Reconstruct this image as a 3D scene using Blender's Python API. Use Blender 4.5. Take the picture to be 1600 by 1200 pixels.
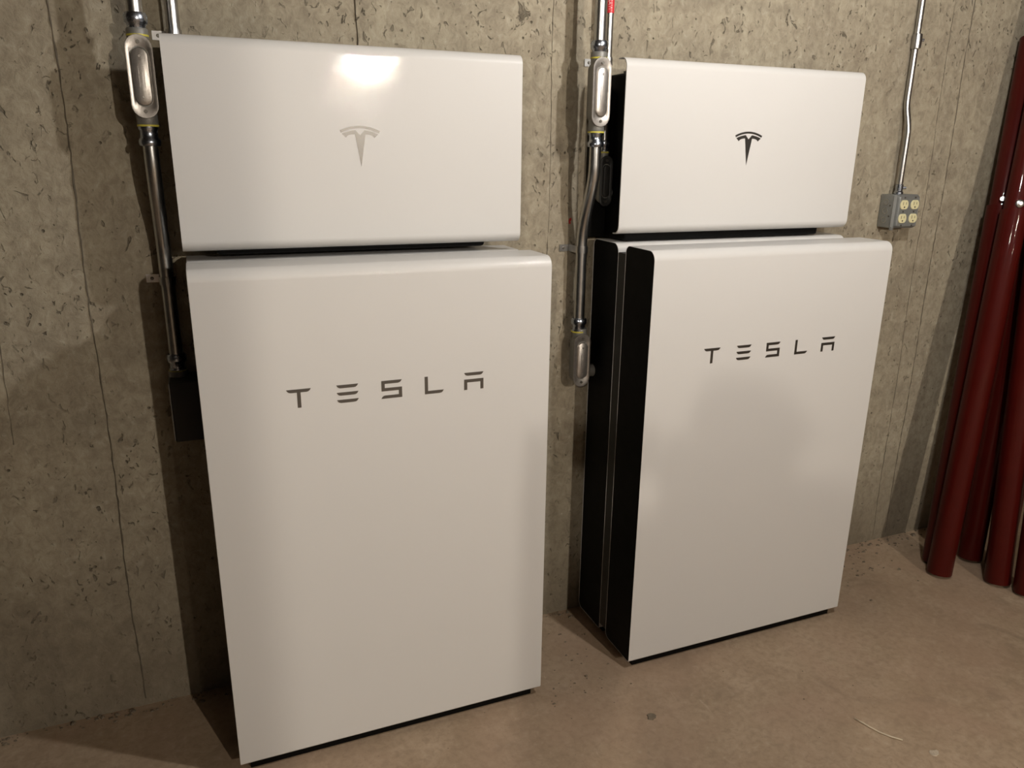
import bpy, bmesh, math, random
from mathutils import Vector, Matrix
random.seed(7)
PI = math.pi
SC = bpy.context.scene
COL = SC.collection
for o in list(bpy.data.objects):
    bpy.data.objects.remove(o)

# ------------------------------------------------------------------ camera
cam = bpy.data.cameras.new('camera')
cam.sensor_width = 36.0
cam.lens = 36.0 * 1197.8 / 1600.0
cam.clip_start = 0.02
co = bpy.data.objects.new('camera', cam)
COL.objects.link(co)
CR = Vector((0.926679, -0.375662, 0.012026)); CU = Vector((0.098037, 0.272478, 0.957154)); CF = Vector((0.362844, 0.885795, -0.289329))
CP = Vector((0.0240, -1.8999, 1.3893))
co.matrix_world = Matrix(((CR.x, CU.x, -CF.x, CP.x), (CR.y, CU.y, -CF.y, CP.y), (CR.z, CU.z, -CF.z, CP.z), (0, 0, 0, 1)))
SC.camera = co

# ------------------------------------------------------------------ world, exposure
w = bpy.data.worlds.new('world'); SC.world = w
w.use_nodes = True
w.node_tree.nodes['Background'].inputs[0].default_value = (0.02, 0.019, 0.017, 1)
w.node_tree.nodes['Background'].inputs[1].default_value = 0.3
SC.view_settings.view_transform = 'Standard'
SC.view_settings.look = 'None'
SC.view_settings.gamma = 1.0
SC.view_settings.use_curve_mapping = False
SC.view_settings.exposure = 0.0

# ceiling bulbs: position, colour, emission strength
BULBS = [
    ((1.30, -1.20, 2.12), (1.0, 0.965, 0.93), 1190.0, 'bare bulb in porcelain holder above the two battery stacks'),
    ((1.40, -4.70, 2.05), (1.0, 0.90, 0.78), 5500.0, 'bare bulb in porcelain holder in the middle of the basement'),
    ((2.10, -9.20, 2.08), (1.0, 0.86, 0.70), 1500.0, 'bare bulb in porcelain holder near the far basement wall'),
    ((-1.00, -3.72, 2.12), (1.0, 0.90, 0.78), 2500.0, 'bare bulb in porcelain holder behind the photographer, by the side wall'),
]
CEIL = 2.32


# ------------------------------------------------------------------ helpers
def finish(name, me, mat, parent=None, smooth=False):
    o = bpy.data.objects.new(name, me)
    COL.objects.link(o)
    if mat is not None:
        me.materials.append(mat)
    if parent is not None:
        o.parent = parent
    if smooth:
        for p in me.polygons:
            p.use_smooth = True
    return o


def obj(name, vf, mat, parent=None, smooth=False, auto=None, wn=False):
    v, f = vf
    me = bpy.data.meshes.new(name)
    me.from_pydata([tuple(x) for x in v], [], f)
    bm = bmesh.new(); bm.from_mesh(me)
    bmesh.ops.recalc_face_normals(bm, faces=bm.faces)
    bm.to_mesh(me); bm.free()
    o = finish(name, me, mat, parent, smooth or auto is not None)
    if auto is not None:
        me.set_sharp_from_angle(angle=math.radians(auto))
    if wn:
        md = o.modifiers.new('flat', 'WEIGHTED_NORMAL'); md.weight = 100; md.keep_sharp = True
    return o


def thing(name, label, cat, loc=(0, 0, 0), group=None):
    o = bpy.data.objects.new(name, None)
    o.empty_display_size = 0.05
    COL.objects.link(o)
    o.location = loc
    o['label'] = label; o['category'] = cat
    if group: o['group'] = group
    return o


def tag(o, label, cat, group=None):
    o['label'] = label; o['category'] = cat
    if group: o['group'] = group
    return o


def join(*ms):
    V, F = [], []
    for v, f in ms:
        n = len(V)
        V += [tuple(x) for x in v]
        F += [tuple(i + n for i in q) for q in f]
    return V, F


def box(x0, x1, y0, y1, z0, z1, b=0.0):
    if b <= 0:
        v = [(x, y, z) for x in (x0, x1) for y in (y0, y1) for z in (z0, z1)]
        f = [(0, 1, 3, 2), (4, 6, 7, 5), (0, 4, 5, 1), (2, 3, 7, 6), (0, 2, 6, 4), (1, 5, 7, 3)]
        return v, f
    bm = bmesh.new()
    bmesh.ops.create_cube(bm, size=1.0)
    for q in bm.verts:
        q.co = Vector(((x0 + x1) / 2 + q.co.x * (x1 - x0), (y0 + y1) / 2 + q.co.y * (y1 - y0), (z0 + z1) / 2 + q.co.z * (z1 - z0)))
    bmesh.ops.bevel(bm, geom=bm.edges[:] , offset=b, segments=3, profile=0.5, affect='EDGES')
    bm.verts.ensure_lookup_table()
    v = [tuple(q.co) for q in bm.verts]; f = [tuple(q.index for q in p.verts) for p in bm.faces]
    bm.free()
    return v, f


def frame_from(d):
    d = Vector(d).normalized()
    a = Vector((1, 0, 0)) if abs(d.x) < 0.9 else Vector((0, 1, 0))
    u = (a - d * a.dot(d)).normalized()
    return u, d.cross(u)


def sweep(pts, r, n=20, caps=True):
    """round tube along a polyline; r is a number or one radius per point"""
    pts = [Vector(p) for p in pts]
    rr = r if isinstance(r, (list, tuple)) else [r] * len(pts)
    V, F = [], []
    t0 = (pts[1] - pts[0]).normalized(); u, w_ = frame_from(t0)
    for i, p in enumerate(pts):
        if i == 0: t = pts[1] - pts[0]
        elif i == len(pts) - 1: t = pts[-1] - pts[-2]
        else: t = (pts[i + 1] - pts[i]).normalized() + (pts[i] - pts[i - 1]).normalized()
        t = t.normalized() if t.length > 1e-9 else t0
        u = (u - t * u.dot(t)).normalized(); w_ = t.cross(u)
        for k in range(n):
            a = 2 * PI * k / n
            V.append(p + (u * math.cos(a) + w_ * math.sin(a)) * rr[i])
    for i in range(len(pts) - 1):
        for k in range(n):
            F.append((i * n + k, i * n + (k + 1) % n, (i + 1) * n + (k + 1) % n, (i + 1) * n + k))
    if caps:
        F.append(tuple(range(n))[::-1]); F.append(tuple(range((len(pts) - 1) * n, len(pts) * n)))
    return V, F


def lathe_z(prof, cx, cy, n=20):
    """prof: list of (r, z) from bottom to top"""
    V, F = [], []
    for r, z in prof:
        for k in range(n):
            a = 2 * PI * k / n
            V.append((cx + r * math.cos(a), cy + r * math.sin(a), z))
    for i in range(len(prof) - 1):
        for k in range(n):
            F.append((i * n + k, i * n + (k + 1) % n, (i + 1) * n + (k + 1) % n, (i + 1) * n + k))
    F.append(tuple(range(n))); F.append(tuple(range((len(prof) - 1) * n, len(prof) * n)))
    return V, F


def prism_xz(poly, y0, y1):
    """polygon in x,z pulled from y0 to y1"""
    n = len(poly)
    V = [(x, y0, z) for x, z in poly] + [(x, y1, z) for x, z in poly]
    F = [tuple(range(n)), tuple(range(2 * n - 1, n - 1, -1))]
    F += [(i, (i + 1) % n, n + (i + 1) % n, n + i) for i in range(n)]
    return V, F


def stadium(cx, cz, hw, hh, n=10):
    """upright stadium outline: half width hw, half height hh"""
    out = []
    s = hh - hw
    for k in range(n + 1):
        a = PI * k / n
        out.append((cx + hw * math.cos(a), cz + s + hw * math.sin(a)))
    for k in range(n + 1):
        a = PI + PI * k / n
        out.append((cx + hw * math.cos(a), cz - s + hw * math.sin(a)))
    return out


def loft_xz(rings):
    """rings: list of (outline[(x,z)], y); closed solid"""
    V, F = [], []
    n = len(rings[0][0])
    for poly, y in rings:
        V += [(x, y, z) for x, z in poly]
    for i in range(len(rings) - 1):
        for k in range(n):
            F.append((i * n + k, i * n + (k + 1) % n, (i + 1) * n + (k + 1) % n, (i + 1) * n + k))
    F.append(tuple(range(n))); F.append(tuple(range((len(rings) - 1) * n, len(rings) * n)))
    return V, F


def rounded_yz(y0, y1, z0, z1, r, n=8):
    """rounded rectangle in y,z (y0 front); r = radii (front bottom, front top, back top, back bottom)"""
    fb, ft, bt, bb = r
    out = []
    for (cy, cz, rad, a0) in ((y0 + fb, z0 + fb, fb, -PI / 2), (y0 + ft, z1 - ft, ft, PI), (y1 - bt, z1 - bt, bt, PI / 2), (y1 - bb, z0 + bb, bb, 0)):
        for k in range(n + 1):
            a = a0 - (PI / 2) * k / n
            out.append((cy + rad * math.cos(a), cz + rad * math.sin(a)))
    return out


# ------------------------------------------------------------------ materials
class NT:
    def __init__(s, name):
        s.m = bpy.data.materials.new(name); s.m.use_nodes = True
        s.t = s.m.node_tree; s.b = s.t.nodes['Principled BSDF']

    def n(s, typ, ins=None, **kw):
        q = s.t.nodes.new(typ)
        for k, v in kw.items(): setattr(q, k, v)
        for k, v in (ins or {}).items():
            if hasattr(v, 'is_linked') or hasattr(v, 'links'):
                s.t.links.new(v, q.inputs[k])
            else:
                q.inputs[k].default_value = v
        return q

    def link(s, a, b): s.t.links.new(a, b)

    def ramp(s, fac, stops):
        q = s.t.nodes.new('ShaderNodeValToRGB')
        e = q.color_ramp.elements
        while len(e) < len(stops): e.new(0.5)
        for i, (p, c) in enumerate(stops):
            e[i].position = p
            e[i].color = (c, c, c, 1) if isinstance(c, (int, float)) else (*c, 1)
        s.link(fac, q.inputs[0])
        return q.outputs[0]

    def mix(s, fac, a, b, mode='MIX'):
        q = s.t.nodes.new('ShaderNodeMix'); q.data_type = 'RGBA'; q.blend_type = mode
        for sock, v in ((q.inputs[0], fac), (q.inputs[6], a), (q.inputs[7], b)):
            if hasattr(v, 'links'): s.link(v, sock)
            elif isinstance(v, tuple): sock.default_value = (*v, 1)
            else: sock.default_value = v
        return q.outputs[2]

    def noise(s, vec, scale, detail=4, rough=0.55, dist=0.0):
        return s.n('ShaderNodeTexNoise', {'Vector': vec, 'Scale': scale, 'Detail': detail, 'Roughness': rough, 'Distortion': dist}).outputs['Fac']

    def math(s, op, a, b=0.0):
        q = s.t.nodes.new('ShaderNodeMath'); q.operation = op
        for i, v in enumerate((a, b)):
            if hasattr(v, 'links'): s.link(v, q.inputs[i])
            else: q.inputs[i].default_value = v
        return q.outputs[0]

    def scaled(s, vec, sc):
        return s.n('ShaderNodeMapping', {'Vector': vec, 'Scale': sc}).outputs[0]


def simple(name, col, rough=0.5, metal=0.0, coat=0.0, bump=None, var=None, coat_r=0.05, spec=0.5):
    t = NT(name)
    t.b.inputs['Base Color'].default_value = (*col, 1)
    t.b.inputs['Roughness'].default_value = rough
    t.b.inputs['Metallic'].default_value = metal
    t.b.inputs['Coat Weight'].default_value = coat
    t.b.inputs['Specular IOR Level'].default_value = spec
    t.b.inputs['Coat Roughness'].default_value = coat_r
    oc = t.n('ShaderNodeTexCoord').outputs['Object']
    if var:
        sc, amt = var
        f = t.noise(oc, sc, 5, 0.6)
        c = t.mix(f, tuple(max(0, x * (1 - amt)) for x in col), tuple(min(1, x * (1 + amt)) for x in col))
        t.link(c, t.b.inputs['Base Color'])
        rr = t.n('ShaderNodeMapRange', {'Value': f, 'To Min': rough * (1 - amt * .6), 'To Max': min(1, rough * (1 + amt * .6))})
        t.link(rr.outputs[0], t.b.inputs['Roughness'])
    if bump:
        sc, dist = bump
        f = t.noise(oc, sc, 3, 0.5)
        bn = t.n('ShaderNodeBump', {'Height': f, 'Distance': dist, 'Strength': 1.0})
        t.link(bn.outputs[0], t.b.inputs['Normal'])
        if coat > 0: t.link(bn.outputs[0], t.b.inputs['Coat Normal'])
    return t.m


def concrete_wall():
    t = NT('poured_concrete')
    oc = t.n('ShaderNodeTexCoord').outputs['Object']
    big = t.noise(oc, 1.4, 6, 0.6, 0.4)
    streak = t.noise(t.scaled(oc, (7.0, 7.0, 0.7)), 1.6, 6, 0.62)
    band = t.noise(t.scaled(oc, (0.8, 1, 6.0)), 1.5, 4, 0.55, 0.5)
    mott = t.noise(oc, 16.0, 8, 0.68)
    fine = t.noise(oc, 110.0, 4, 0.6)
    grit = t.noise(t.scaled(oc, (1.0, 1.0, 0.75)), 46.0, 7, 0.72, 0.6)
    c = t.mix(t.ramp(big, [(0.32, 0.0), (0.68, 1.0)]), (0.266, 0.222, 0.159), (0.390, 0.345, 0.253))
    c = t.mix(t.ramp(streak, [(0.40, 0.0), (0.70, 0.55)]), c, (0.215, 0.183, 0.137))
    c = t.mix(t.ramp(band, [(0.52, 0.0), (0.72, 0.45)]), c, (0.169, 0.145, 0.109))
    c = t.mix(t.ramp(mott, [(0.35, 0.0), (0.7, 1.0)]), c, t.mix(0.5, c, (0.497, 0.445, 0.330)))
    c = t.mix(t.ramp(grit, [(0.38, 0.42), (0.52, 0.0)]), c, (0.169, 0.141, 0.103))
    c = t.mix(t.ramp(grit, [(0.55, 0.0), (0.72, 0.5)]), c, (0.531, 0.487, 0.387))
    # bug holes and scabs left by the forms
    warp = t.noise(oc, 6.0, 3)
    gate = t.ramp(t.noise(oc, 3.1, 3, 0.6), [(0.36, 0.0), (0.62, 1.0)])
    p1 = t.noise(t.scaled(oc, (1.0, 1.0, 0.62)), 62.0, 3, 0.55, 0.9)
    pit1 = t.math('MULTIPLY', t.ramp(p1, [(0.635, 0.0), (0.70, 1.0)]), gate)
    p2 = t.noise(t.scaled(oc, (1.0, 1.0, 0.7)), 27.0, 6, 0.68, 1.4)
    pit2 = t.math('MULTIPLY', t.ramp(p2, [(0.645, 0.0), (0.70, 1.0)]), gate)
    vor = t.n('ShaderNodeTexVoronoi', {'Vector': oc, 'Scale': 30.0, 'Randomness': 1.0}).outputs['Distance']
    pit3 = t.math('MULTIPLY', t.ramp(vor, [(0.06, 1.0), (0.11, 0.0)]), t.ramp(t.noise(oc, 9.0, 2), [(0.5, 0.0), (0.6, 1.0)]))
    pits = t.math('MAXIMUM', t.math('MAXIMUM', pit1, pit2), pit3)
    c = t.mix(t.math('MULTIPLY', pits, 0.72), c, (0.085, 0.070, 0.048))
    spk = t.math('MULTIPLY', t.ramp(t.noise(oc, 48.0, 5, 0.6), [(0.70, 0.0), (0.74, 1.0)]), t.ramp(t.noise(oc, 1.9, 2), [(0.5, 0.0), (0.62, 0.8)]))
    c = t.mix(spk, c, (0.701, 0.645, 0.532))
    # darker brown band with its own ragged edge along the foot of the wall
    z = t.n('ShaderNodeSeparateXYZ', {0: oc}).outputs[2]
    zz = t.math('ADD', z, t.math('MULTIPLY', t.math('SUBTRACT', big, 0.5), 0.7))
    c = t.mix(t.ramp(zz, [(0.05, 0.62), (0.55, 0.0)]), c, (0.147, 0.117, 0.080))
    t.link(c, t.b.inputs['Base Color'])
    t.b.inputs['Roughness'].default_value = 0.86
    t.b.inputs['Specular IOR Level'].default_value = 0.3
    h = t.math('SUBTRACT', t.math('ADD', t.math('MULTIPLY', mott, 0.5), t.math('ADD', t.math('MULTIPLY', fine, 0.16), t.math('MULTIPLY', grit, 0.45))), pits)
    bn = t.n('ShaderNodeBump', {'Height': h, 'Distance': 0.006, 'Strength': 0.9})
    t.link(bn.outputs[0], t.b.inputs['Normal'])
    return t.m


def concrete_floor():
    t = NT('concrete_slab')
    oc = t.n('ShaderNodeTexCoord').outputs['Object']
    big = t.noise(oc, 1.8, 5, 0.6, 0.6)
    mott = t.noise(oc, 9.0, 8, 0.66, 0.3)
    fine = t.noise(oc, 150.0, 3, 0.6)
    c = t.mix(t.ramp(big, [(0.3, 0.0), (0.7, 1.0)]), (0.338, 0.245, 0.161), (0.427, 0.320, 0.217))
    c = t.mix(t.ramp(mott, [(0.45, 0.0), (0.75, 0.7)]), c, (0.510, 0.394, 0.279))
    st = t.ramp(t.noise(oc, 4.4, 3, 0.5, 1.2), [(0.60, 0.0), (0.70, 0.55)])
    c = t.mix(st, c, (0.247, 0.184, 0.124))
    scr = t.ramp(t.noise(t.scaled(oc, (9, 2.2, 1)), 3.0, 6, 0.7, 1.5), [(0.66, 0.0), (0.72, 0.5)])
    c = t.mix(scr, c, (0.600, 0.476, 0.347))
    gr = t.noise(oc, 55.0, 6, 0.7, 0.4)
    c = t.mix(t.ramp(gr, [(0.36, 0.45), (0.52, 0.0)]), c, (0.25, 0.185, 0.125))
    c = t.mix(t.ramp(gr, [(0.56, 0.0), (0.74, 0.5)]), c, (0.52, 0.43, 0.32))
    tint = t.noise(oc, 2.6, 3, 0.5, 0.8)
    c = t.mix(t.ramp(tint, [(0.45, 0.0), (0.62, 0.35)]), c, (0.40, 0.27, 0.19))
    spec = t.ramp(t.noise(oc, 70.0, 2), [(0.74, 0.0), (0.78, 0.7)])
    c = t.mix(spec, c, (0.135, 0.102, 0.068))
    t.link(c, t.b.inputs['Base Color'])
    r = t.n('ShaderNodeMapRange', {'Value': mott, 'To Min': 0.5, 'To Max': 0.75})
    t.link(r.outputs[0], t.b.inputs['Roughness'])
    t.b.inputs['Specular IOR Level'].default_value = 0.35
    h = t.math('ADD', t.math('MULTIPLY', mott, 0.6), t.math('MULTIPLY', fine, 0.12))
    bn = t.n('ShaderNodeBump', {'Height': h, 'Distance': 0.004, 'Strength': 0.6})
    t.link(bn.outputs[0], t.b.inputs['Normal'])
    return t.m


def emitter(name, col, s):
    t = NT(name)
    t.b.inputs['Base Color'].default_value = (0.9, 0.9, 0.88, 1)
    t.b.inputs['Emission Color'].default_value = (*col, 1)
    t.b.inputs['Emission Strength'].default_value = s
    return t.m


M = dict(
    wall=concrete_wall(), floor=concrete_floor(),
    ceiling=simple('ceiling_joist_wood', (0.065, 0.05, 0.035), 0.9, var=(6, .12)),
    block=simple('painted_block_wall', (0.115, 0.10, 0.08), 0.9, var=(3, .3), bump=(40, .003)),
    seam=simple('seam_mortar', (0.13, 0.108, 0.078), 0.95, var=(30, .5)),
    white=simple('white_powder_coat', (0.67, 0.66, 0.64), 0.42, spec=0.35, coat=0.32, coat_r=0.016, bump=(500, 0.00006)),
    black=simple('matte_black_case', (0.0012, 0.0012, 0.0011), 0.6, spec=0.15, var=(30, .2)),
    charcoal=simple('charcoal_plastic', (0.018, 0.018, 0.017), 0.55, var=(30, .2)),
    letter=simple('gunmetal_lettering', (0.165, 0.158, 0.148), 0.38, metal=1.0, var=(200, .08)),
    galv=simple('galvanised_steel', (0.50, 0.50, 0.49), 0.30, metal=1.0, var=(60, .22)),
    zinc=simple('zinc_fitting', (0.42, 0.46, 0.53), 0.27, metal=1.0, var=(90, .15)),
    cast=simple('cast_grey_fitting', (0.23, 0.225, 0.205), 0.5, metal=0.35, bump=(500, .0003), var=(80, .15)),
    alu=simple('stamped_cover_plate', (0.40, 0.375, 0.345), 0.36, metal=0.85, var=(120, .2), bump=(240, .0002)),
    yellow=simple('yellow_gasket', (0.62, 0.55, 0.08), 0.5, var=(50, .1)),
    screw=simple('dark_screw', (0.16, 0.15, 0.13), 0.4, metal=0.8, var=(200, .1)),
    boxgrey=simple('galvanised_box', (0.30, 0.31, 0.30), 0.45, metal=0.55, var=(70, .18)),
    cream=simple('ivory_plastic', (0.74, 0.69, 0.42), 0.4, var=(50, .06)),
    slot=simple('dark_slot', (0.02, 0.018, 0.015), 0.7, var=(50, .1)),
    red=simple('oxide_red_enamel', (0.062, 0.0045, 0.0028), 0.5, spec=0.08, coat=0.28, coat_r=0.04, bump=(60, .0003), var=(14, .22)),
    redin=simple('dark_tube_end', (0.035, 0.006, 0.004), 0.6, var=(30, .2)),
    label=simple('red_label', (0.62, 0.03, 0.04), 0.4, var=(60, .1)),
    labeltext=simple('white_print', (0.85, 0.75, 0.72), 0.5, var=(60, .05)),
    paint=simple('red_marker', (0.40, 0.02, 0.02), 0.6, var=(60, .2)),
    chip=simple('concrete_crumbs', (0.16, 0.125, 0.085), 0.9, var=(40, .5)),
    scrap=simple('pale_mortar_scrap', (0.50, 0.42, 0.32), 0.8, var=(200, .3)),
    leaf=simple('brown_flake', (0.20, 0.16, 0.11), 0.8, var=(120, .3)),
    straw=simple('pale_wire', (0.62, 0.54, 0.40), 0.35, var=(50, .2)),
    porcelain=simple('porcelain', (0.8, 0.78, 0.72), 0.25, coat=.4, var=(20, .05)),
    cloth=simple('dark_cloth', (0.05, 0.055, 0.07), 0.9, var=(40, .3)),
    denim=simple('denim', (0.06, 0.08, 0.13), 0.9, var=(60, .3)),
    skin=simple('skin', (0.50, 0.32, 0.23), 0.5, var=(30, .1)),
    hair=simple('brown_hair', (0.06, 0.04, 0.025), 0.6, var=(90, .4)),
)

# ------------------------------------------------------------------ the basement
X0, X1, YB = -2.6, 4.6, -11.5


def structure(name, vf, mat):
    o = obj(name, vf, mat)
    o['kind'] = 'structure'
    return o


structure('floor', box(X0 - .2, X1 + .2, YB - .2, .2, -.15, 0.0), M['floor'])
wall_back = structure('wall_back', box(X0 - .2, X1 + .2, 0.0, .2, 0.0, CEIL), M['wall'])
structure('wall_front', box(X0 - .2, X1 + .2, YB - .2, YB, 0.0, CEIL), M['block'])
structure('wall_left', box(X0 - .2, X0, YB, 0.0, 0.0, CEIL), M['block'])
structure('wall_right', box(X1, X1 + .2, YB, 0.0, 0.0, CEIL), M['block'])
structure('wall_light_blocker', box(X0, -.64, -2.62, -2.50, 0.0, CEIL), M['block'])  # unseen wall, added to keep the side bulb off the back wall's left
structure('ceiling', box(X0 - .2, X1 + .2, YB - .2, .2, CEIL, CEIL + .12), M['ceiling'])


def seam(x_top, x_bot, z0, z1, wdt, hgt, seed):
    """thin ragged fin of concrete left between two form boards"""
    rnd = random.Random(seed)
    V, F = [], []
    n = int((z1 - z0) / 0.018)
    ph = rnd.random() * 9
    for i in range(n + 1):
        z = z0 + (z1 - z0) * i / n
        xx = x_bot + (x_top - x_bot) * (z - z0) / (z1 - z0) + 0.0025 * math.sin(z * 9 + ph) + rnd.uniform(-.0012, .0012)
        wd = wdt * rnd.uniform(.4, 1.1); hh = hgt * rnd.uniform(.25, 1.15)
        V += [(xx - wd, 0.001, z), (xx - wd * .15, -hh, z), (xx + wd * .35, -hh * .8, z), (xx + wd, 0.001, z)]
        if i:
            a = (i - 1) * 4; b = i * 4
            for k in range(3): F.append((a + k, a + k + 1, b + k + 1, b + k))
    return obj('form_seam', (V, F), M['seam'], wall_back)


for i, a in enumerate(((-0.196, -0.218, 0.02, CEIL - .02, .0024, .0045), (0.412, 0.405, 0.0, CEIL - .02, .003, .005), (.905, 0.895, 0.02, CEIL - .02, .0012, .002),
                       (2.258, 2.282, 0.02, CEIL - .02, .0016, .002), (2.346, 2.345, 0.02, CEIL - .02, .0022, .003), (-.39, -.40, .75, 1.15, .0014, .002),
                       (-1.6, -1.6, 0.02, CEIL - .02, .003, .005), (3.4, 3.4, 0.02, CEIL - .02, .003, .005))):
    seam(*a, seed=i)

pm = []
rnd = random.Random(3)
for k in range(5):
    x, z = .966 + rnd.uniform(-.003, .003), 1.213 + rnd.uniform(-.006, .006)
    pm.append(prism_xz([(x + rnd.uniform(.002, .004) * math.cos(a * PI / 3.5), z + rnd.uniform(.002, .005) * math.sin(a * PI / 3.5)) for a in range(7)], -.0008 - .0001 * k, .0005))
obj('paint_mark', join(*pm), M['paint'], wall_back)

# ------------------------------------------------------------------ batteries
LET = {
    'T': [[(0, 40), (50, 40), (47.5, 36), (44, 33.6), (40, 33), (28.7, 33), (28.7, 0), (21.3, 0), (21.3, 33), (10, 33), (6, 33.6), (2.5, 36)]],
    'E': [[(0, t), (46, t), (43.5, t - 4.2), (40.5, t - 6.4), (37, t - 7), (9, t - 7), (5.5, t - 6.4), (2.5, t - 4.2)] for t in (40, 23.8, 7.6)],
    'S': [[(0, 40), (45, 40), (42.5, 36), (39.5, 33.7), (36, 33), (7.3, 33), (7.3, 23.6), (45, 23.6), (45, 0), (-1, 0), (1.5, 4), (4.5, 6.4), (8, 7), (37.7, 7), (37.7, 16.6), (0, 16.6)]],
    'L': [[(0, 40), (7.3, 40), (7.3, 7), (43.5, 7), (41, 3), (38, .7), (34, 0), (0, 0)]],
    'A': [[(0, 40), (46, 40), (43.5, 35.8), (40.5, 33.6), (37, 33), (9, 33), (5.5, 33.6), (2.5, 35.8)],
          [(0, 24.5), (46, 24.5), (46, 0), (38.7, 0), (38.7, 17.3), (7.3, 17.3), (7.3, 0), (0, 0)]],
}
LPOS = (('T', .164), ('E', .266), ('S', .3615), ('L', .4575), ('A', .5485))
W, H, ZB = 0.758, 1.1435, 0.0246


def shell_tube(W, y0, y1, z0, z1, radii, th):
    outer = rounded_yz(y0, y1, z0, z1, radii)
    inner = rounded_yz(y0 + th, y1 - th, z0 + th, z1 - th, tuple(max(.001, r - th) for r in radii))
    mid = rounded_yz(y0 + .0006, y1 - .0006, z0 + .0006, z1 - .0006, radii)
    n = len(outer)
    rings = [(inner, .012), (inner, 0.0006), (mid, 0.0), (outer, .0008), (outer, W - .0008), (mid, W), (inner, W - .0006), (inner, W - .012)]
    V, F = [], []
    for poly, x in rings: V += [(x, y, z) for y, z in poly]
    for i in range(len(rings) - 1):
        for k in range(n):
            F.append((i * n + k, i * n + (k + 1) % n, (i + 1) * n + (k + 1) % n, (i + 1) * n + k))
    return V, F


def side_plate(x0, x1, prof):
    n = len(prof)
    V = [(x0, y, z) for y, z in prof] + [(x1, y, z) for y, z in prof]
    F = [tuple(range(n)), tuple(range(2 * n - 1, n - 1, -1))] + [(i, (i + 1) % n, n + (i + 1) % n, n + i) for i in range(n)]
    return V, F


def battery(x, yf, yb, label, lettered, drop=0.0):
    """local origin: left end, wall-side frame of reference kept in y"""
    t = thing('home_battery', label, 'battery', (x, 0, 0), 'stacked wall batteries')
    z0, z1 = ZB, ZB + H - drop
    rad = (.007, .024, .018, .020)
    obj('case_shell', shell_tube(W, yf, yb, z0, z1, rad, .0014), M['white'], t, auto=30, wn=True)
    inner = rounded_yz(yf + .0012, yb - .0012, z0 + .0012, z1 - .0012, tuple(r - .001 for r in rad))
    obj('side_panel', side_plate(.0010, .009, inner), M['black'], t)
    obj('side_panel', side_plate(W - .009, W - .0010, inner), M['black'], t)
    obj('base_plinth', box(.022, W - .022, yf + .016, yb - .012, 0.0, z0 + .004), M['black'], t)
    if lettered:
        for ch, off in LPOS:
            ms = [prism_xz([(off + p[0] / 1000, .8766 + p[1] / 1000) for p in poly], yf - .0006, yf + .0008) for poly in LET[ch]]
            obj('letter', join(*ms), M['letter'], t)
        obj('spacer_rail', box(.0006, .022, yb - .001, yb + .036, .045, z1 - .022), M['charcoal'], t)
        obj('spacer_rail', box(W - .022, W - .0006, yb - .001, yb + .036, .045, z1 - .022), M['charcoal'], t)
    else:
        obj('mount_bracket', box(.06, .12, yb - .001, 0.0, .1, z1 - .08), M['charcoal'], t)
        obj('mount_bracket', box(W - .12, W - .06, yb - .001, 0.0, .1, z1 - .08), M['charcoal'], t)
    return t


XL, XR = -.0007, 1.0285
battery(XL, -.160, -.024, 'plain white rear battery against the wall, left stack, behind the lettered one', False, .008)
battery(XL, -.338, -.199, 'white lettered front battery of the left stack, nearest the camera', True)
battery(XR, -.160, -.024, 'plain white rear battery with black side, right stack, behind the lettered one', False)
battery(XR, -.333, -.197, 'white lettered front battery with black side, right stack, nearer the red columns', True)


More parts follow.
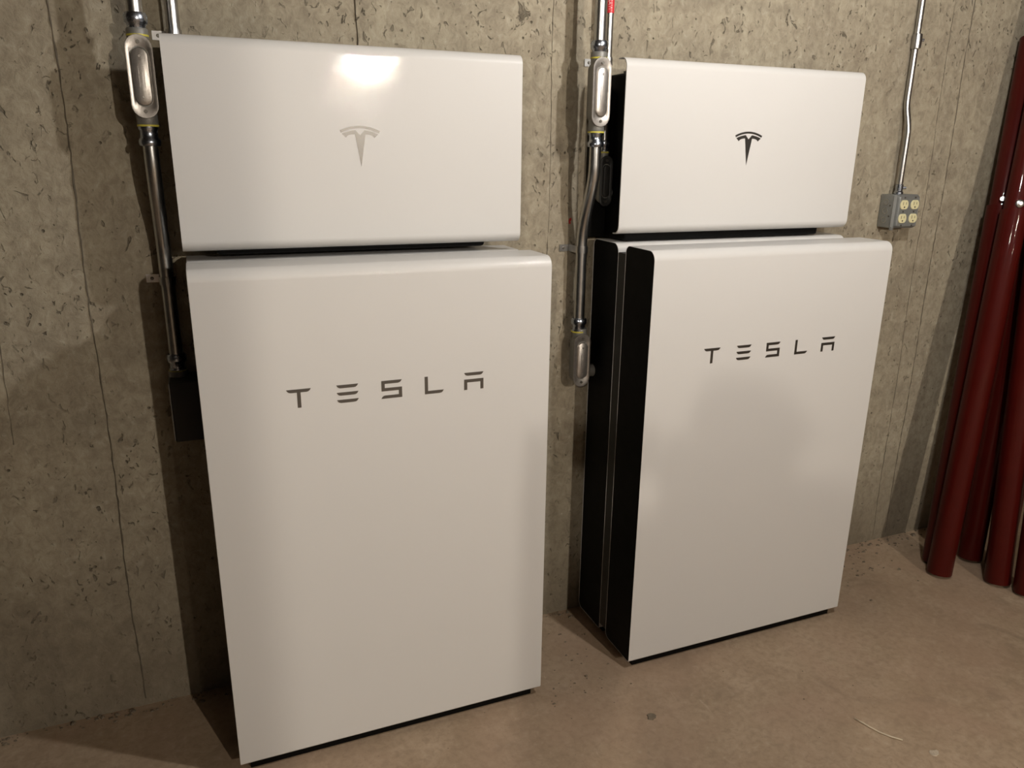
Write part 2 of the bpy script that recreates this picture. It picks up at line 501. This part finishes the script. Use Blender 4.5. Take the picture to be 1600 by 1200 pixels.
def inverter(x, z0, z1, yf, bx0, px0, label):
    t = thing('inverter', label, 'inverter', (x, 0, 0), 'inverters above the batteries')
    # cover: one bent sheet, open at both ends
    r, th, back_t, back_b = .022, .0028, yf + .040, yf + .030
    outer, inner = [], []

    def path(r, off):
        p = [(back_b, z0 + off)]
        for k in range(9):
            a = -PI / 2 - (PI / 2) * k / 8
            p.append((yf + r + off + r * math.cos(a) if False else (yf + off + r) + r * math.cos(a), (z0 + off + r) + r * math.sin(a)))
        for k in range(9):
            a = PI - (PI / 2) * k / 8
            p.append(((yf + off + r) + r * math.cos(a), (z1 - off - r) + r * math.sin(a)))
        p.append((back_t, z1 - off))
        return p
    outer = path(r, 0.0); inner = path(r - th, th)
    prof = outer + inner[::-1]
    n = len(prof)
    V = [(0.0, y, z) for y, z in prof] + [(W, y, z) for y, z in prof]
    F = [(i, (i + 1) % n, n + (i + 1) % n, n + i) for i in range(n)]
    m = len(outer)
    for base in (0, n):
        for k in range(m - 1):
            F.append((base + k, base + k + 1, base + n - 2 - k, base + n - 1 - k))
    c = obj('front_cover', (V, F), M['white'], t, auto=30, wn=True)
    # black body behind
    obj('body', box(bx0, .675, yf + .022, -.012, ZB + H + .003, z1 - .03, .008), M['black'], t, auto=40)
    obj('shade_plate', box(px0, .70, -.030, -.0045, ZB + H + .003, z1 - .062, .003), M['black'], t, auto=40)  # added black plate; where it pokes out it stands in for wall shade
    fins = [box(.066 + .0235 * k, .074 + .0235 * k, yf + .03, -.03, z1 - .031, z1 - .02) for k in range(26)]
    obj('heat_sink', join(*fins), M['charcoal'], t)
    obj('mount_bracket', box(.10, .64, -.013, 0.0, z0 + .05, z1 - .08), M['charcoal'], t)
    # emblem
    cx, zb = W / 2, z0 + .1735
    up, lo = [], []
    for k in range(17):
        xx = -43.5 + 87 * k / 16
        up.append((cx + xx / 1000, zb + (85 - 10 * (xx / 43.5) ** 2) / 1000))
        x2 = xx * .955
        lo.append((cx + x2 / 1000, zb + (80.2 - 10 * (xx / 43.5) ** 2) / 1000))
    arc = prism_xz(up + lo[::-1], yf - .0006, yf + .0008)
    top = lambda q: 76.6 - 8.6 * (q / 40.0) ** 2
    P = [(-39.5, top(39.5))]
    P += [(q, top(q)) for q in (-34, -28, -22, -16, -10)]
    P += [(0, 65.5)]
    P += [(q, top(q)) for q in (10, 16, 22, 28, 34)]
    P += [(39.5, top(39.5)), (31, 60.5), (28, 63.6), (24, 65.8), (18, 67.2), (11.3, 67.6), (0, 0), (-11.3, 67.6), (-18, 67.2), (-24, 65.8), (-28, 63.6), (-31, 60.5)]
    tee = prism_xz([(cx + p[0] / 1000, zb + p[1] / 1000) for p in P], yf - .0006, yf + .0008)
    obj('emblem', join(arc, tee), M['letter'], t)
    return t


inverter(XL - .004, 1.1815, 1.6030, -.160, .066, .066, 'glossy white inverter cover with pale T emblem, above the left stack')
inverter(XR - .003, 1.1905, 1.6135, -.160, .030, -.020, 'white inverter cover with dark T emblem, above the right stack')


# ------------------------------------------------------------------ conduits
def coupling(t, cx, cy, z0, z1, r, ring_low=True):
    """compression coupling: nut, neck, and a yellow gasket where it meets the fitting"""
    h = z1 - z0
    if ring_low:
        prof = [(r * 1.02, z0), (r * 1.30, z0 + h * .04), (r * 1.30, z0 + h * .14), (r * 1.14, z0 + h * .18), (r * 1.16, z0 + h * .45), (r * 1.42, z0 + h * .55), (r * 1.48, z0 + h * .68), (r * 1.48, z0 + h * .85), (r * 1.3, z0 + h * .98), (r * 1.02, z1)]
        zr = z0
    else:
        prof = [(r * 1.02, z0), (r * 1.3, z0 + h * .02), (r * 1.42, z0 + h * .12), (r * 1.42, z0 + h * .3), (r * 1.16, z0 + h * .42), (r * 1.14, z0 + h * .75), (r * 1.30, z0 + h * .86), (r * 1.30, z0 + h * .96), (r * 1.02, z1)]
        zr = z1
    obj('coupling', lathe_z(prof, cx, cy, 22), M['zinc'], t, auto=50)
    obj('gasket', lathe_z([(r * 1.1, zr - .0022), (r * 1.4, zr - .0018), (r * 1.4, zr + .0018), (r * 1.1, zr + .0022)], cx, cy, 22), M['yellow'], t, auto=40)


def fitting(t, cx, cy, zc, hw, hh, r, hubs=(True, True), covermat='alu', sc=1.0, top_off=0.0):
    """conduit body: cast stadium trough with hubs, a stamped cover and two screws; cy is the conduit axis"""
    yf = cy - .020 * sc
    yb = cy + .024 * sc
    S = lambda g, dz=0: stadium(cx, zc, hw - g, hh - g)
    b = loft_xz([(S(.002), yf), (S(0), yf + .003), (S(.0015), yb - .012), (S(.006), yb - .002), (S(.009), yb)])
    parts = [b]
    if hubs[0]: parts.append(lathe_z([(r * 1.32, zc + hh - .022), (r * 1.36, zc + hh + .004), (r * 1.36, zc + hh + .016), (r * 1.28, zc + hh + .018)], cx, cy, 22))
    if hubs[1]: parts.append(lathe_z([(r * 1.28, zc - hh - .018), (r * 1.36, zc - hh - .016), (r * 1.36, zc - hh - .004), (r * 1.32, zc - hh + .022)], cx, cy, 22))
    body = obj('fitting_body', join(*parts), M['cast'], t, auto=40)
    C = lambda g: stadium(cx, zc, hw + .0018 - g, hh + .006 - g)
    rim = .0062 * sc
    cv = loft_xz([(C(0), yf + .0006), (C(0), yf - .0018), (C(.0008), yf - .0026), (C(rim), yf - .0026), (stadium(cx, zc, hw - rim - .0012, hh - rim - .0115), yf + .0004),
                  (stadium(cx, zc, hw - rim - .0024, hh - rim - .0127), yf - .0052), (stadium(cx, zc, hw - rim - .0040, hh - rim - .0143), yf - .0060)])
    cover = obj('cover_plate', cv, M[covermat], body, auto=35)
    for s in (1, -1):
        zz = zc + s * (hh - .0065 * sc - .001)
        n = 12
        disc = loft_xz([([(cx + .0036 * math.cos(2 * PI * k / n), zz + .0036 * math.sin(2 * PI * k / n)) for k in range(n)], yf - .0022),
                        ([(cx + .0036 * math.cos(2 * PI * k / n), zz + .0036 * math.sin(2 * PI * k / n)) for k in range(n)], yf - .0042)])
        obj('cover_screw', disc, M['screw'], body)
    # worn embossing: two short rows and two round bosses, too faint to read
    em = []
    rn = random.Random(int(zc * 1000))
    for col in (-.0045, .0045):
        z = zc - .020
        while z < zc + .018:
            l = rn.uniform(.0016, .0032)
            em.append(box(cx + col * sc - .0011, cx + col * sc + .0011, yf - .0064, yf - .0056, z, z + l))
            z += l + .0013
    for s in (1, -1):
        zz = zc + s * (hh - .034 * sc)
        em.append(loft_xz([([(cx + .003 * math.cos(PI * k / 5), zz + .003 * math.sin(PI * k / 5)) for k in range(10)], yf - .0055), ([(cx + .0026 * math.cos(PI * k / 5), zz + .0026 * math.sin(PI * k / 5)) for k in range(10)], yf - .0068)]))
    obj('embossing', join(*em), M[covermat], body)
    return body


def bend_pts(x, za, ya, zb_, yb_, n=14):
    out = []
    for k in range(n + 1):
        s = k / n
        e = s * s * (3 - 2 * s)
        out.append((x, ya + (yb_ - ya) * e, za + (zb_ - za) * s))
    return out


def strap(t, x, y, z, r, side=-1):
    """one-hole strap: band around the pipe and a tab flat on the wall"""
    V, F = [], []
    n = 14
    prof = [(x + (r + .0015) * math.cos(a), y + (r + .0015) * math.sin(a)) for a in [PI * 0 - PI * k / n for k in range(n + 1)]]
    pts = [(x - side * (r + .0015), -.0005)] + prof if side < 0 else prof
    run = [(x + (r + .0015), 0.0)] + prof + [(x - (r + .0015), -.0022), (x - (r + .030), -.0022)]
    for (px, py) in run:
        V += [(px, py, z - .009), (px, py, z + .009)]
    for i in range(len(run) - 1):
        F.append((2 * i, 2 * i + 1, 2 * i + 3, 2 * i + 2))
    o = obj('strap', (V, F), M['galv'], t)
    md = o.modifiers.new('thick', 'SOLIDIFY'); md.thickness = .002; md.offset = 0
    obj('strap_screw', loft_xz([([(x - r - .018 + .0042 * math.cos(PI * k / 6), z + .0042 * math.sin(PI * k / 6)) for k in range(12)], -.002), ([(x - r - .018 + .003 * math.cos(PI * k / 6), z + .003 * math.sin(PI * k / 6)) for k in range(12)], -.0062)]), M['screw'], t)
    return o


R1 = .0148
YU, YL = -.100, -.045
# --- left main run
t = thing('electrical_conduit', 'steel conduit with oval fitting down the left side of the left inverter', 'conduit', (0, 0, 0), 'main conduit runs beside the stacks')
x = -.0445
obj('pipe', sweep([(x, YU, CEIL), (x, YU, 1.615)], R1), M['galv'], t, auto=40)
coupling(t, x, YU, 1.600, 1.642, R1, True)
fitting(t, x, YU, 1.523, .0235, .072, R1)
coupling(t, x, YU, 1.392, 1.432, R1, False)
obj('pipe', sweep([(x, YU, 1.415)] + bend_pts(x, 1.37, YU, 1.16, YL) + [(x, YL, .93)], R1), M['galv'], t, auto=40)
strap(t, x, YL, 1.108, R1)
coupling(t, x, YL, .902, .942, R1 * .95, True)
jb = obj('junction_box', box(-.064, XL - .0008, -.105, -.020, .748, .889, .003), M['charcoal'], t, auto=40)
obj('box_hub', lathe_z([(.020, .872), (.021, .90), (.018, .906)], x, YL, 18), M['cast'], t, auto=40)
obj('box_lid', box(-.0665, -.0642, -.103, -.022, .751, .886), M['boxgrey'], jb)

# --- right main run
t = thing('electrical_conduit', 'steel conduit with two oval fittings on the wall between the two stacks', 'conduit', (0, 0, 0), 'main conduit runs beside the stacks')
x = .9805
obj('pipe', sweep([(x, YU, CEIL), (x, YU, 1.625)], R1), M['galv'], t, auto=40)
coupling(t, x, YU, 1.612, 1.652, R1, True)
fitting(t, x, YU, 1.533, .0235, .075, R1, covermat='alu')
coupling(t, x, YU, 1.404, 1.440, R1, False)
obj('pipe', sweep([(x, YU, 1.42)] + bend_pts(x, 1.36, YU, 1.16, YL) + [(x, YL, .94)], R1), M['galv'], t, auto=40)
strap(t, x, YL, 1.142, R1)
coupling(t, x, YL, .917, .955, R1, True)
fitting(t, x + .004, YL, .837, .0235, .070, R1, hubs=(True, False))
obj('side_hub', sweep([(x + .02, YL - .0, .80), (XR + .0018, YL, .80)], R1 * 1.2, 18), M['cast'], t, auto=40)

# --- thin runs into the inverter bodies
R2 = .0092
for (x, zt, zl, bx, lab) in ((.0225, 1.622, 1.40, XL - .004 + .066, 'thin steel conduit behind the top left corner of the left inverter'),
                             (1.0305, 1.62, 1.400, XR - .003 + .030, 'thin steel conduit with red warning tape beside the right inverter')):
    t = thing('electrical_conduit', lab, 'conduit', (0, 0, 0), 'thin conduit runs into the inverters')
    rr = R2 if x > .5 else .0132
    y = -.055 if x > .5 else -.035
    obj('pipe', sweep([(x, y, CEIL), (x, y, zl)], rr), M['galv'], t, auto=40)
    strap(t, x, y, zt - .008, rr)
    coupling(t, x, y, zl - .008, zl + .022, rr, True)
    fitting(t, x, y, zl - .080, .0165 if x > .5 else .021, .058, rr, hubs=(True, False), covermat='charcoal', sc=.85)
    obj('side_hub', sweep([(x + .01, y, zl - .11), (bx - .0005, y, zl - .11)], rr * 1.25, 16), M['cast'], t, auto=40)
    if x > .5:
        z0, z1 = 1.722, 1.90
        lb = obj('warning_tape', lathe_z([(rr + .0003, z0), (rr + .0006, z0 + .0002), (rr + .0006, z1 - .0002), (rr + .0003, z1)], x, y, 24), M['label'], t, auto=40)
        cu = bpy.data.curves.new('print', 'FONT'); cu.body = 'WARNING'; cu.size = .0125; cu.resolution_u = 2
        tmp = bpy.data.objects.new('print', cu); COL.objects.link(tmp)
        dg = bpy.context.evaluated_depsgraph_get()
        me = bpy.data.meshes.new_from_object(tmp.evaluated_get(dg))
        bpy.data.objects.remove(tmp)
        ac = math.atan2(-1.83, -.99)
        V = []
        for q in me.vertices:
            a = ac + (q.co.y - .0045) / rr
            V.append((x + (rr + .0009) * math.cos(a), y + (rr + .0009) * math.sin(a), z0 + .005 + q.co.x))
        F = [tuple(p.vertices) for p in me.polygons]
        obj('print', (V, F), M['labeltext'], lb)

# ------------------------------------------------------------------ outlet
t = thing('outlet_box', 'grey metal box with four ivory sockets on the wall, right of the right inverter', 'outlet', (0, 0, 0))
bx0, bx1, bz0, bz1 = 2.073, 2.177, 1.172, 1.276
yb_, yc = -.052, -.066
ob = obj('box', box(bx0, bx1, yb_, 0.0, bz0, bz1, .004), M['boxgrey'], t, auto=40)
for zz, yy in ((1.252, -.026), (1.224, -.026), (1.196, -.026)):
    n = 16
    V = [(bx0 - .0009, yy + .0095 * math.cos(2 * PI * k / n), zz + .0095 * math.sin(2 * PI * k / n)) for k in range(n)]
    V2 = [(bx0 - .0009, yy + .0074 * math.cos(2 * PI * k / n), zz + .0074 * math.sin(2 * PI * k / n)) for k in range(n)]
    V3 = [(bx0 + .001, q[1], q[2]) for q in V]; V4 = [(bx0 + .001, q[1], q[2]) for q in V2]
    F = []
    for k in range(n):
        j = (k + 1) % n
        F += [(k, j, n + j, n + k), (k, 2 * n + k, 2 * n + j, j), (n + k, n + j, 3 * n + j, 3 * n + k)]
    obj('knockout', (V + V2 + V3 + V4, F), M['galv'], ob)
for zz, yy in ((1.242, -.043), (1.209, -.043)):
    obj('side_screw', sweep([(bx0 + .001, yy, zz), (bx0 - .002, yy, zz)], .0024, 10), M['screw'], ob)


def rrect(x0, x1, z0, z1, r, n=5):
    o = []
    for (cx, cz, a0) in ((x1 - r, z1 - r, 0), (x0 + r, z1 - r, PI / 2), (x0 + r, z0 + r, PI), (x1 - r, z0 + r, 1.5 * PI)):
        for k in range(n + 1):
            a = a0 + PI / 2 * k / n
            o.append((cx + r * math.cos(a), cz + r * math.sin(a)))
    return o


cvr = obj('cover', loft_xz([(rrect(bx0, bx1, bz0, bz1, .006), yb_ + .001), (rrect(bx0, bx1, bz0, bz1, .006), yb_ - .0018), (rrect(bx0 + .010, bx1 - .004, bz0 + .003, bz1 - .003, .006), yb_ - .004),
                            (rrect(bx0 + .0125, bx1 - .0055, bz0 + .0045, bz1 - .0045, .006), yc + .002), (rrect(bx0 + .0145, bx1 - .0075, bz0 + .0065, bz1 - .0065, .005), yc)]), M['boxgrey'], t, auto=35)
for cx in (2.1055, 2.1505):
    for cz in (1.2455, 1.2030):
        # duplex face: circle with flattened top and bottom
        pl = []
        for k in range(28):
            a = 2 * PI * k / 28
            pl.append((cx + .0168 * math.cos(a), cz + max(-.0142, min(.0142, .0172 * math.sin(a)))))
        f = obj('socket', loft_xz([(pl, yc + .001), (pl, yc - .0022), ([(cx + (p[0] - cx) * .95, cz + (p[1] - cz) * .95) for p in pl], yc - .003)]), M['cream'], t, auto=35)
        sl = [box(cx - .0072, cx - .0056, yc - .0033, yc - .0026, cz - .001, cz + .0085), box(cx + .0052, cx + .0066, yc - .0033, yc - .0026, cz + .0005, cz + .0080)]
        sl.append(loft_xz([([(cx + .0026 * math.cos(PI * k / 5), cz - .0075 + .0026 * math.sin(PI * k / 5)) for k in range(10)], yc - .0026), ([(cx + .0026 * math.cos(PI * k / 5), cz - .0075 + .0026 * math.sin(PI * k / 5)) for k in range(10)], yc - .0033)]))
        obj('slots', join(*sl), M['slot'], f)
    for cz in (1.2675, 1.2242, 1.1810):
        obj('cover_screw', loft_xz([([(cx + .0026 * math.cos(PI * k / 5), cz + .0026 * math.sin(PI * k / 5)) for k in range(10)], yc + .001), ([(cx + .0026 * math.cos(PI * k / 5), cz + .0026 * math.sin(PI * k / 5)) for k in range(10)], yc - .0014)]), M['screw'], t)
obj('cover_tab', box(bx0 + .001, bx0 + .010, yb_ - .006, yb_ + .002, bz0 - .006, bz0 + .004, .001), M['boxgrey'], t)

t = thing('electrical_conduit', 'thin steel conduit dropping to the four-socket outlet box', 'conduit', (0, 0, 0))
RO = .0092
xo = 2.111
pts = [(xo, -.013, CEIL), (xo, -.013, 1.56)] + [(xo + .003 * e, -.013 - .017 * e, 1.56 - .10 * s) for s, e in [(k / 10, (k / 10) ** 2 * (3 - 2 * k / 10)) for k in range(1, 11)]] + [(xo + .003, -.030, 1.29)]
obj('pipe', sweep(pts, RO), M['galv'], t, auto=40)
obj('connector', lathe_z([(.0118, 1.2755), (.0140, 1.277), (.0140, 1.283), (.0112, 1.286), (.0118, 1.306), (.0098, 1.307)], xo + .003, -.030, 18), M['zinc'], t, auto=40)
obj('set_screw', sweep([(xo + .012, -.036, 1.296), (xo + .020, -.041, 1.296)], .0042, 10), M['zinc'], t)
obj('coupling', lathe_z([(.0095, 1.704), (.0135, 1.706), (.0142, 1.714), (.0142, 1.738), (.0135, 1.746), (.0095, 1.748)], xo, -.0150, 20), M['galv'], t, auto=40)
obj('set_screw', sweep([(xo + .012, -.020, 1.730), (xo + .019, -.024, 1.730)], .0042, 10), M['zinc'], t)

# ------------------------------------------------------------------ red steel columns
POSTS = [
    # bottom centre, upper point, z of the joint, top z, radius, label
    ((2.355, -.211, 0), (2.572, -.045, 1.768), 1.238, 1.763, .040, 'red steel column with its top end in view, leaning on the wall behind the others'),
    ((2.301, -.276, 0), (2.474, -.170, 1.25), 1.230, 2.15, .040, 'front red steel column at the left of the bundle, round bright bolt head'),
    ((2.500, -.238, 0), (2.590, -.170, .735), 1.16, 2.05, .040, 'dark red steel column at the back, seen between the two front ones'),
    ((2.543, -.313, 0), (2.640, -.235, .740), 1.20, 2.05, .040, 'red steel column almost hidden behind the second-right one'),
    ((2.439, -.390, 0), (2.500, -.290, .740), 1.19, 2.10, .040, 'second red steel column from the right edge, standing forward'),
    ((2.465, -.475, 0), (2.530, -.382, .740), 1.21, 2.10, .040, 'nearest red steel column, cut by the right edge'),
]
for bi, (a, b, zj, zt, r, lab) in enumerate(POSTS):
    t = thing('steel_column', lab, 'column', a, 'red steel columns leaning in the corner')
    A, B = Vector(a), Vector(b)
    d = (B - A).normalized()
    u = Vector((d.x, d.y, 0)).length
    lift = r * u                                   # heel rests on the floor
    P = lambda z: Vector((0, 0, 0)) + d * (z / d.z)
    base = P(lift + .001)
    obj('outer_tube', sweep([base, base + d * .004, P(zj)], [r - .002, r, r], 28), M['red'], t, auto=50)
    obj('tube_end', sweep([base - d * .0006, base + d * .01], r - .006, 24), M['redin'], t)
    obj('inner_tube', sweep([P(zj - .25), P(zt - .003), P(zt)], [r - .0065, r - .0065, r - .009], 28), M['red'], t, auto=50)
    cd = Vector((-.76, -.60, 0)) if bi == 0 else Vector((-.62, -.78, 0)) if bi == 1 else Vector((-.5, -.86, 0))
    cd = (cd - d * cd.dot(d)).normalized()
    pz = P(zj + .018)
    ri = r - .0065
    if bi == 1:
        obj('bolt_head', sweep([pz + cd * (ri - .002), pz + cd * (ri + .004), pz + cd * (ri + .006)], [.0125, .0125, .010], 18), M['galv'], t, auto=40)
        obj('bolt', sweep([pz + cd * (ri + .004), pz + cd * (ri + .0105)], .006, 6), M['galv'], t)
    else:
        obj('bolt', sweep([pz + cd * (ri - .004), pz + cd * (ri + .016)], .0075, 12), M['galv'], t, auto=40)
        obj('bolt_head', sweep([pz - cd * (ri + .008), pz - cd * (ri - .002)], .012, 6), M['galv'], t)

# ------------------------------------------------------------------ floor litter
V, F = [], []
rnd = random.Random(11)


def chip(x, y, z, s):
    for bx in (XL, XR):
        if bx - .008 < x < bx + W + .008 and y > -.345: return
    if 2.24 < x < 2.62 and -.54 < y < -.15: return
    n = len(V)
    a0 = rnd.random() * 6
    k = rnd.choice((5, 6, 7))
    el = rnd.uniform(.4, 1.0)
    for i in range(k):
        a = a0 + 2 * PI * i / k
        rr = s * rnd.uniform(.6, 1.2)
        V.append((x + rr * math.cos(a), y + rr * el * math.sin(a), z))
    for i in range(k):
        q = V[n + i]
        V.append((x + (q[0] - x) * .7, y + (q[1] - y) * .7, z + s * rnd.uniform(.25, .7)))
    F.append(tuple(range(n + k, n + 2 * k)))
    for i in range(k):
        F.append((n + i, n + (i + 1) % k, n + k + (i + 1) % k, n + k + i))


for i in range(420):                               # along the foot of the wall
    xx = rnd.uniform(-.9, 3.4)
    chip(xx, -abs(rnd.gauss(0, .022)) - .003, 0.0, abs(rnd.gauss(0, .003)) + .0015)
for i in range(150):                               # right of the right stack
    chip(rnd.gauss(2.05, .22), -abs(rnd.gauss(.06, .10)) - .01, 0.0, abs(rnd.gauss(0, .0035)) + .0012)
for i in range(60):                                # between the stacks
    chip(rnd.uniform(.77, 1.0), -rnd.uniform(.02, .40), 0.0, abs(rnd.gauss(0, .0025)) + .001)
for i in range(160):
    chip(rnd.uniform(-.6, 2.9), -rnd.uniform(.34, 1.6), 0.0, abs(rnd.gauss(0, .0013)) + .0008)
o = obj('concrete_crumbs', (V, F), M['chip'])
o['kind'] = 'stuff'
tag(o, 'grey concrete crumbs scattered along the foot of the wall and floor', 'debris')

wire = [(1.475, -.716, .003), (1.482, -.739, .004), (1.488, -.758, .0035), (1.496, -.777, .003), (1.508, -.797, .0035), (1.527, -.819, .004)]
tag(obj('wire_offcut', sweep(wire, .0019, 8), M['straw'], smooth=True), 'pale curved wire offcut lying on the floor before the right stack', 'wire')


def flake(name, x, y, r, mat, lab, cat, seed):
    rn = random.Random(seed)
    n = 14
    ph = [rn.uniform(.7, 1.15) for _ in range(n)]
    out = [(x + r * ph[k] * math.cos(2 * PI * k / n), y + r * .8 * ph[k] * math.sin(2 * PI * k / n)) for k in range(n)]
    V = [(px, py, .0002) for px, py in out] + [(x + (px - x) * .9, y + (py - y) * .9, .002 + .0008 * rn.random()) for px, py in out] + [(x, y, .0018)]
    F = [(k, (k + 1) % n, n + (k + 1) % n, n + k) for k in range(n)] + [(n + k, n + (k + 1) % n, 2 * n) for k in range(n)] + [tuple(range(n))[::-1]]
    return tag(obj(name, (V, F), mat), lab, cat)


flake('paper_scrap', 1.567, -.877, .013, M['scrap'], 'small pale scrap on the floor near the wire offcut', 'scrap', 2)
flake('dry_leaf', .991, -.518, .014, M['leaf'], 'small dark round flake on the floor between the two stacks', 'flake', 5)

# ------------------------------------------------------------------ lamps
for (p, col, s, lab) in BULBS:
    t = thing('ceiling_lamp', lab, 'lamp', (p[0], p[1], CEIL), 'bare bulbs on the basement ceiling')
    dz = p[2] - CEIL
    obj('lamp_holder', lathe_z([(.016, dz + .052), (.026, dz + .055), (.030, -.06), (.055, -.030), (.060, -.012), (.060, 0)], 0, 0, 24), M['porcelain'], t, auto=40)
    prof = []
    for k in range(13):
        a = -PI / 2 + PI * .80 * k / 12
        prof.append((max(.0008, .030 * math.cos(a)), dz + .030 * math.sin(a)))
    prof += [(.0145, dz + .036), (.0135, dz + .053)]
    obj('bulb', lathe_z(prof, 0, 0, 20), emitter('bulb_glow', col, s), t, smooth=True)

# ------------------------------------------------------------------ the photographer, behind the camera
BODY = {}


def skin_mesh(joints, edges, root, sub=2):
    me = bpy.data.meshes.new('tmp')
    names = list(joints)
    me.from_pydata([joints[k][0] for k in names], [(names.index(a), names.index(b)) for a, b in edges], [])
    o = bpy.data.objects.new('tmp', me); COL.objects.link(o)
    md = o.modifiers.new('skin', 'SKIN'); md.use_smooth_shade = True
    for i, k in enumerate(names):
        r = joints[k][1]
        sv = me.skin_vertices[0].data[i]
        sv.radius = r if isinstance(r, tuple) else (r, r)
        sv.use_root = (k == root)
    sb = o.modifiers.new('sub', 'SUBSURF'); sb.levels = sub; sb.render_levels = sub
    dg = bpy.context.evaluated_depsgraph_get()
    m2 = bpy.data.meshes.new_from_object(o.evaluated_get(dg))
    bpy.data.objects.remove(o)
    return m2


PX, PY = .055, -2.23
ph = CP - CF * .030 - CU * .035                    # middle of the phone, behind the lens
hl = ph - CR * .085 - CF * .02 - CU * .01
hr = ph + CR * .085 - CF * .02 - CU * .01
J = {
    'pelvis': ((PX, PY - .02, .82), (.15, .11)), 'waist': ((PX, PY - .01, .98), (.135, .10)), 'chest': ((PX, PY, 1.19), (.155, .115)),
    'collar': ((PX, PY, 1.335), (.10, .075)), 'neck': ((PX, PY + .02, 1.385), .052), 'jaw': ((PX, PY + .035, 1.43), (.062, .075)), 'skull': ((PX, PY + .025, 1.49), (.074, .09)), 'crown': ((PX, PY + .02, 1.54), (.055, .07)),
    'shl': ((PX - .175, PY, 1.335), .068), 'ell': ((PX - .235, PY + .06, 1.06), .045), 'wrl': (tuple(hl - CU * .05 - CF * .03), .028),
    'shr': ((PX + .175, PY, 1.335), .068), 'elr': ((PX + .255, PY + .06, 1.06), .045), 'wrr': (tuple(hr - CU * .05 - CF * .03), .028),
    'hpl': ((PX - .09, PY - .02, .76), .095), 'knl': ((PX - .10, PY + .02, .44), .062), 'anl': ((PX - .11, PY - .02, .08), .045), 'tol': ((PX - .12, PY + .13, .036), .034),
    'hpr': ((PX + .09, PY - .02, .76), .095), 'knr': ((PX + .10, PY + .02, .44), .062), 'anr': ((PX + .11, PY - .02, .08), .045), 'tor': ((PX + .12, PY + .13, .036), .034),
}
Eg = [('pelvis', 'waist'), ('waist', 'chest'), ('chest', 'collar'), ('collar', 'neck'), ('neck', 'jaw'), ('jaw', 'skull'), ('skull', 'crown'),
      ('collar', 'shl'), ('shl', 'ell'), ('ell', 'wrl'), ('collar', 'shr'), ('shr', 'elr'), ('elr', 'wrr'),
      ('pelvis', 'hpl'), ('hpl', 'knl'), ('knl', 'anl'), ('anl', 'tol'), ('pelvis', 'hpr'), ('hpr', 'knr'), ('knr', 'anr'), ('anr', 'tor')]
for s, w_, h in ((-1, 'wrl', hl), (1, 'wrr', hr)):
    tagc = 'l' if s < 0 else 'r'
    J['pa' + tagc] = (tuple(h - CU * .01 - CF * .022), (.026, .018)); Eg.append((w_, 'pa' + tagc))
    for f in range(4):
        base = h - CF * .020 + CU * (.030 - .017 * f) + CR * s * .004
        k1 = base + CR * s * .012 + CF * .020
        k2 = base - CR * s * (.006 - .001 * f) + CF * .030
        for nm, q, rr in (('a', base, .0095), ('b', k1, .0088), ('c', k2, .0075)):
            J['f%d%s%s' % (f, nm, tagc)] = (tuple(q), rr)
        Eg += [('pa' + tagc, 'f%da%s' % (f, tagc)), ('f%da%s' % (f, tagc), 'f%db%s' % (f, tagc)), ('f%db%s' % (f, tagc), 'f%dc%s' % (f, tagc))]
    q1 = h - CF * .040 - CU * .012 - CR * s * .012; q2 = h - CF * .018 - CU * .004 - CR * s * .034
    J['ta' + tagc] = (tuple(q1), .011); J['tb' + tagc] = (tuple(q2), .009)
    Eg += [('pa' + tagc, 'ta' + tagc), ('ta' + tagc, 'tb' + tagc)]
me = skin_mesh(J, Eg, 'pelvis')
for k in ('cloth', 'denim', 'skin', 'hair'): me.materials.append(M[k])
for p in me.polygons:
    c = p.center
    p.use_smooth = True
    if c.z > 1.385 and (Vector((c.x - PX, c.y - PY, 0)).length < .16):
        p.material_index = 3 if (c.z > 1.50 or c.y < PY - .005 and c.z > 1.40) else 2
    elif c.y > PY + .12 and c.z > 1.18: p.material_index = 2
    elif c.z < .86: p.material_index = 1
    else: p.material_index = 0
pt = thing('person', 'person in dark top and jeans holding a phone, behind the camera', 'person', (0, 0, 0))
bo = bpy.data.objects.new('body', me); COL.objects.link(bo); bo.parent = pt
for s in (-1, 1):
    obj('eye', sweep([(PX + s * .028, PY + .105, 1.475), (PX + s * .028, PY + .112, 1.475)], [.010, .005], 10), M['slot'], pt)
obj('nose', sweep([(PX, PY + .108, 1.48), (PX, PY + .122, 1.445), (PX, PY + .108, 1.437)], [.008, .013, .008], 10), M['skin'], pt, smooth=True)
obj('mouth', sweep([(PX - .022, PY + .100, 1.412), (PX, PY + .108, 1.410), (PX + .022, PY + .100, 1.412)], [.003, .006, .003], 8), M['paint'], pt, smooth=True)
for s in (-1, 1):
    obj('ear', sweep([(PX + s * .074, PY + .02, 1.45), (PX + s * .083, PY + .012, 1.468), (PX + s * .078, PY + .02, 1.49)], [.007, .012, .008], 10), M['skin'], pt, smooth=True)

vs, fs = box(-.0735, .0735, -.0355, .0355, -.0039, .0039, .003)
vs = [tuple(ph + CR * q[0] + CU * q[1] + CF * q[2]) for q in vs]
pho = thing('phone', 'dark phone held up sideways by the person behind the camera', 'phone', (0, 0, 0))
obj('case', (vs, fs), M['black'], pho)
vs, fs = box(-.070, .070, -.032, .032, -.0046, -.0038)
obj('screen', ([tuple(ph + CR * q[0] + CU * q[1] + CF * q[2]) for q in vs], fs), M['slot'], pho)
